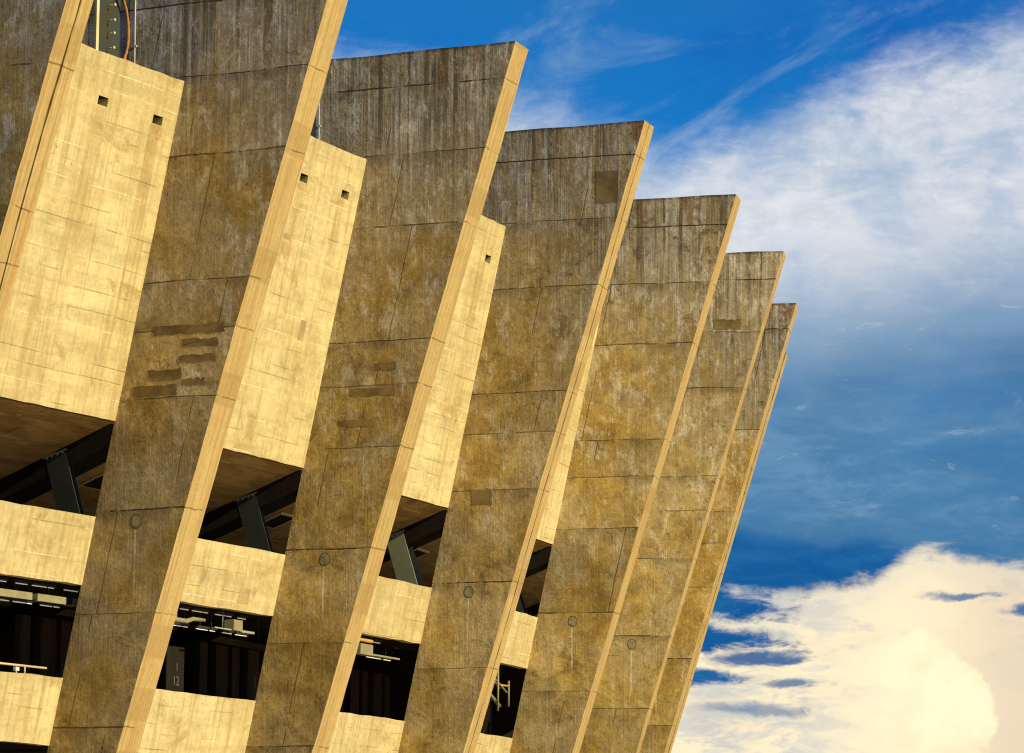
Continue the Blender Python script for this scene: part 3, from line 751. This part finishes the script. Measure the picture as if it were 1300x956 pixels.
h4 = t.sub(t.noise(SH, 20.0, 5, .68, .6), .5); n3 = t.sub(t.noise(S, 28.0, 5, .65, .4), .5)
h3 = t.sub(t.noise(SH, 1.2, 4, .55, .3), .5)
CS = 0.137                                # brings the Nishita radiance to the scale of the cloud colours
sky = t.node('ShaderNodeTexSky', sky_type='NISHITA'); sky.sun_disc = False
sky.sun_elevation = SUN_EL; sky.sun_rotation = math.pi/2 - SUN_AZ; sky.altitude = 850; sky.air_density = 1.0; sky.dust_density = 0.6; sky.ozone_density = 3.0
skyc = t.mix(1.0, sky.outputs[0], (0.035*CS, 0.46*CS, 0.84*CS), 'MULTIPLY')
def ramp(points):
    """piecewise-linear curve of Uc as a value"""
    n = t.node('ShaderNodeFloatCurve'); cu = n.mapping.curves[0]
    xs = lambda u: (u+1)/4
    pts = [(xs(u), v/1.5) for u, v in points]
    cu.points[0].location = pts[0]; cu.points[1].location = pts[-1]
    for p in pts[1:-1]: cu.points.new(*p)
    for p in cu.points: p.handle_type = 'VECTOR'
    n.mapping.update(); t.put(n.inputs['Value'], t.m('DIVIDE', t.add(Uc, 1.0), 4.0)); return t.mul(n.outputs[0], 1.5)
# deeper and lighter patches of clear blue
skyc = t.mix(t.mul(t.step(t.add(n1, t.mul(U, .25)), .20, .42), .55), skyc, (.001, .085, .44))
skyc = t.mix(t.mul(t.inv(t.step(t.add(t.add(V, t.mul(n1, .3)), t.mul(h1, .2)), -.05, .20)), .30), skyc, (.03, .16, .42))
# thin high veil, brightest under a slanting upper edge
top = ramp([(-1, .10), (.40, .10), (.62, .115), (.84, .185), (.98, .165), (1.06, .125), (1.30, .045), (1.6, .0), (2.2, .0), (3, .0)])  # right of and behind the view, veil added for neutral ambient light
vn = t.add(t.mul(n1, .10), t.add(t.mul(h2, .06), t.add(t.mul(n2, .05), t.mul(h4, .03))))
veil = t.step(t.sub(t.add(V, vn), top), -.045, .060)
low = ramp([(-1, .32), (.8, .34), (.95, .40), (1.3, .34), (1.6, .28), (3, .28)])
lowm = t.inv(t.step(t.sub(t.add(V, t.add(t.mul(t.add(n1, h1), .14), t.mul(h2, .07))), low), -.09, .12))
white = t.m('MINIMUM', t.mul(veil, t.add(.90, t.add(t.mul(n1, .7), t.mul(h4, .45)))), 1.0)
slate = t.mix(t.step(V, .34, .62), (.150, .285, .45), (.060, .185, .345))
slate = t.mix(t.mul(t.step(t.add(h1, t.mul(h2, .8)), -.03, .16), .55), slate, (.17, .32, .49))
slate = t.mix(t.mul(t.step(t.add(t.mul(h1, -1.0), t.mul(h2, -.6)), .0, .16), .60), slate, (.030, .150, .345))
slate = t.mix(t.mul(t.step(t.add(h4, t.mul(h2, .8)), .14, .26), .40), slate, (.40, .47, .56))
wcol = t.mix(t.step(t.add(n1, t.add(t.mul(n2, .5), t.mul(h2, .5))), -.20, .16), (.42, .52, .65), (.72, .74, .78))
wcol = t.mix(t.mul(t.step(t.add(h4, t.mul(n3, .5)), .0, .22), .22), wcol, (.80, .81, .83))
cloud1 = t.mix(lowm, slate, wcol)
# wisps drawn out in the blue above the veil
wv1 = t.noise(t.vec(t.mul(dx, 4.5), t.mul(dy, 4.5), t.add(t.mul(dz, 12.0), t.mul(dx, -4.5))), 2.6, 8, .66, 1.0)
wm = t.mul(t.step(t.add(wv1, t.mul(V, .6)), .54, .78), .42)
base = t.mix(wm, skyc, (.30, .44, .62))
skyA = t.mix(white, base, cloud1)
# deep blue band over the horizon cloud
bt = ramp([(-1, .68), (.93, .665), (1.02, .672), (1.06, .682), (1.10, .674), (1.2, .70), (1.3, .72), (1.6, .70), (2.2, .8), (3, 1.3)])
bd = t.step(t.sub(t.add(V, t.add(t.mul(h2, .045), t.add(t.mul(h4, .012), t.mul(n2, .02)))), bt), -.010, .022)
deep = t.mix(t.step(t.add(h1, t.mul(h2, .7)), -.15, .18), (.004, .095, .310), (.020, .150, .37))
skyB = t.mix(t.mul(bd, .96), skyA, deep)
rim = t.mul(t.mul(t.step(t.sub(V, bt), -.030, -.004), t.inv(bd)), t.step(t.add(h2, t.mul(n1, .6)), .0, .16))
skyB = t.mix(t.mul(rim, .7), skyB, (.52, .52, .50))
# broad creamy cumulus bank low down
ct = ramp([(-1, .76), (.86, .745), (.96, .745), (1.06, .742), (1.115, .728), (1.15, .704), (1.18, .694), (1.23, .700), (1.30, .715), (1.6, .74), (2.2, .95), (3, 1.4)])  # bank drops away out of view, shaped for weaker ambient light
e = t.sub(t.add(V, t.add(t.mul(h2, .040), t.add(t.mul(n2, .030), t.add(t.mul(h4, .030), t.add(t.mul(n3, .016), t.mul(h1, .02)))))), ct)
cb = t.step(e, -.010, .016)
# blue showing through it: long lenses with wispy ends
gap = 0.0
for gu, gv, gr, gh, ga in ((.90, .768, .120, .022, 1), (.90, .806, .100, .016, .95), (.965, .832, .065, .012, .8), (.885, .860, .080, .013, .95), (1.225, .757, .055, .005, .7), (1.31, .776, .050, .011, .8),
                       (1.31, .700, .060, .008, .5), (1.01, .866, .050, .007, .7), (.96, .90, .09, .012, .6), (1.5, .80, .09, .014, .8), (.5, .80, .2, .02, .8), (1.75, .78, .1, .012, .8), (.1, .82, .15, .02, .8)):
    qx = t.m('DIVIDE', t.sub(t.add(U, t.add(t.mul(n2, .10), t.mul(h4, .05))), gu), gr)
    qy = t.m('DIVIDE', t.sub(t.add(V, t.add(t.mul(h2, .035), t.mul(n2, .025))), gv), gh)
    d_ = t.add(t.m('SQRT', t.add(t.mul(qx, qx), t.mul(qy, qy))), t.add(t.mul(h4, 1.7), t.mul(h2, .9)))
    gap = t.mx(gap, t.mul(t.inv(t.step(d_, .25, 1.45)), ga))
cb = t.mul(cb, t.inv(t.step(gap, .06, .95)))
shade = t.add(t.noise(SH, 4.2, 6, .6, .7), t.mul(n3, .25))
cream = t.mix(t.step(t.add(U, t.mul(n1, .15)), 1.14, 1.30), (1.0, .86, .58), (.84, .69, .49))
cream = t.mix(t.mul(t.step(shade, .46, .70), .45), cream, (.74, .64, .50))
cream = t.mix(t.mul(t.step(t.mul(n1, -1.0), .0, .22), .35), cream, (.90, .76, .56))
cream = t.mix(t.mul(t.inv(t.step(e, .0, .06)), .50), cream, (.70, .66, .58))
cream = t.mix(t.mul(t.mul(t.step(t.add(h2, t.mul(h4, .8)), -.06, .16), t.inv(t.step(U, .98, 1.16))), .55), cream, (.42, .50, .58))
cream = t.mix(t.mul(t.step(t.add(h2, t.add(h4, t.mul(n3, .5))), .10, .26), .38), cream, (.62, .58, .52))
# rounded bright heads
ux = t.m('DIVIDE', t.sub(U, 1.14), .125); vy = t.m('DIVIDE', t.sub(V, .915), .112)
lump = t.noise(S, 12.0, 6, .62); lf = t.sub(t.voro(t.add(S, 0) if False else S, 16.0, 'SMOOTH_F1'), .45)
hd = t.add(t.m('SQRT', t.add(t.mul(ux, ux), t.mul(vy, vy))), t.add(t.mul(n3, .25), t.add(t.mul(lf, .40), t.mul(t.sub(lump, .5), .7))))
hm = t.inv(t.step(hd, .90, 1.0))
hm = t.mul(hm, t.step(t.add(U, t.mul(n1, .3)), 1.05, 1.22))
cream = t.mix(t.mul(hm, .9), cream, t.mix(t.step(t.add(lump, t.mul(lf, .5)), .34, .64), (1.10, .96, .64), (.98, .81, .51)))
glow = t.mul(t.inv(t.step(hd, .3, 1.2)), .25)
cream = t.mix(glow, cream, (1.12, .97, .66))
skyC = t.mix(cb, skyB, cream)
bgA = t.node('ShaderNodeBackground'); t.put(bgA.inputs[0], skyC); bgA.inputs[1].default_value = 0.73
t.put(out.inputs[0], bgA.outputs[0])

# ------------------------------------------------------------------ sun
sd = bpy.data.lights.new('sun', 'SUN'); so = bpy.data.objects.new('sun', sd); COL.objects.link(so)
sd.energy = 4.6; sd.angle = math.radians(.5); sd.color = (1.0, .825, .40)
dv = Vector((math.cos(SUN_AZ)*math.cos(SUN_EL), math.sin(SUN_AZ)*math.cos(SUN_EL), math.sin(SUN_EL)))
so.rotation_euler = dv.to_track_quat('Z', 'Y').to_euler(); so.location = dv*60

# ------------------------------------------------------------------ camera
cd = bpy.data.cameras.new('camera'); co = bpy.data.objects.new('camera', cd); COL.objects.link(co)
cd.sensor_width = 36; cd.lens = 4499.44/1300*36; cd.shift_y = -45/1300; cd.clip_start = .5; cd.clip_end = 6000
PITCH, ROLL = 0.16216, -0.006621
right = Vector((1, 0, 0)); fwd = Vector((0, math.cos(PITCH), math.sin(PITCH))); up = Vector((0, -math.sin(PITCH), math.cos(PITCH)))
cr, sr = math.cos(ROLL), math.sin(ROLL)
R2 = right*cr - up*sr; U2 = right*sr + up*cr
co.matrix_world = Matrix(((R2.x, U2.x, -fwd.x, 0), (R2.y, U2.y, -fwd.y, 0), (R2.z, U2.z, -fwd.z, 0), (0, 0, 0, 1)))
C.camera = co
C.render.resolution_x, C.render.resolution_y = 1024, 753
C.render.engine = 'CYCLES'
C.view_settings.view_transform = 'Standard'; C.view_settings.look = 'None'; C.view_settings.gamma = 1; C.view_settings.exposure = 0.52
C.view_settings.use_curve_mapping = False
C.cycles.filter_width = 1.15
C.cycles.max_bounces = 8; C.cycles.diffuse_bounces = 5
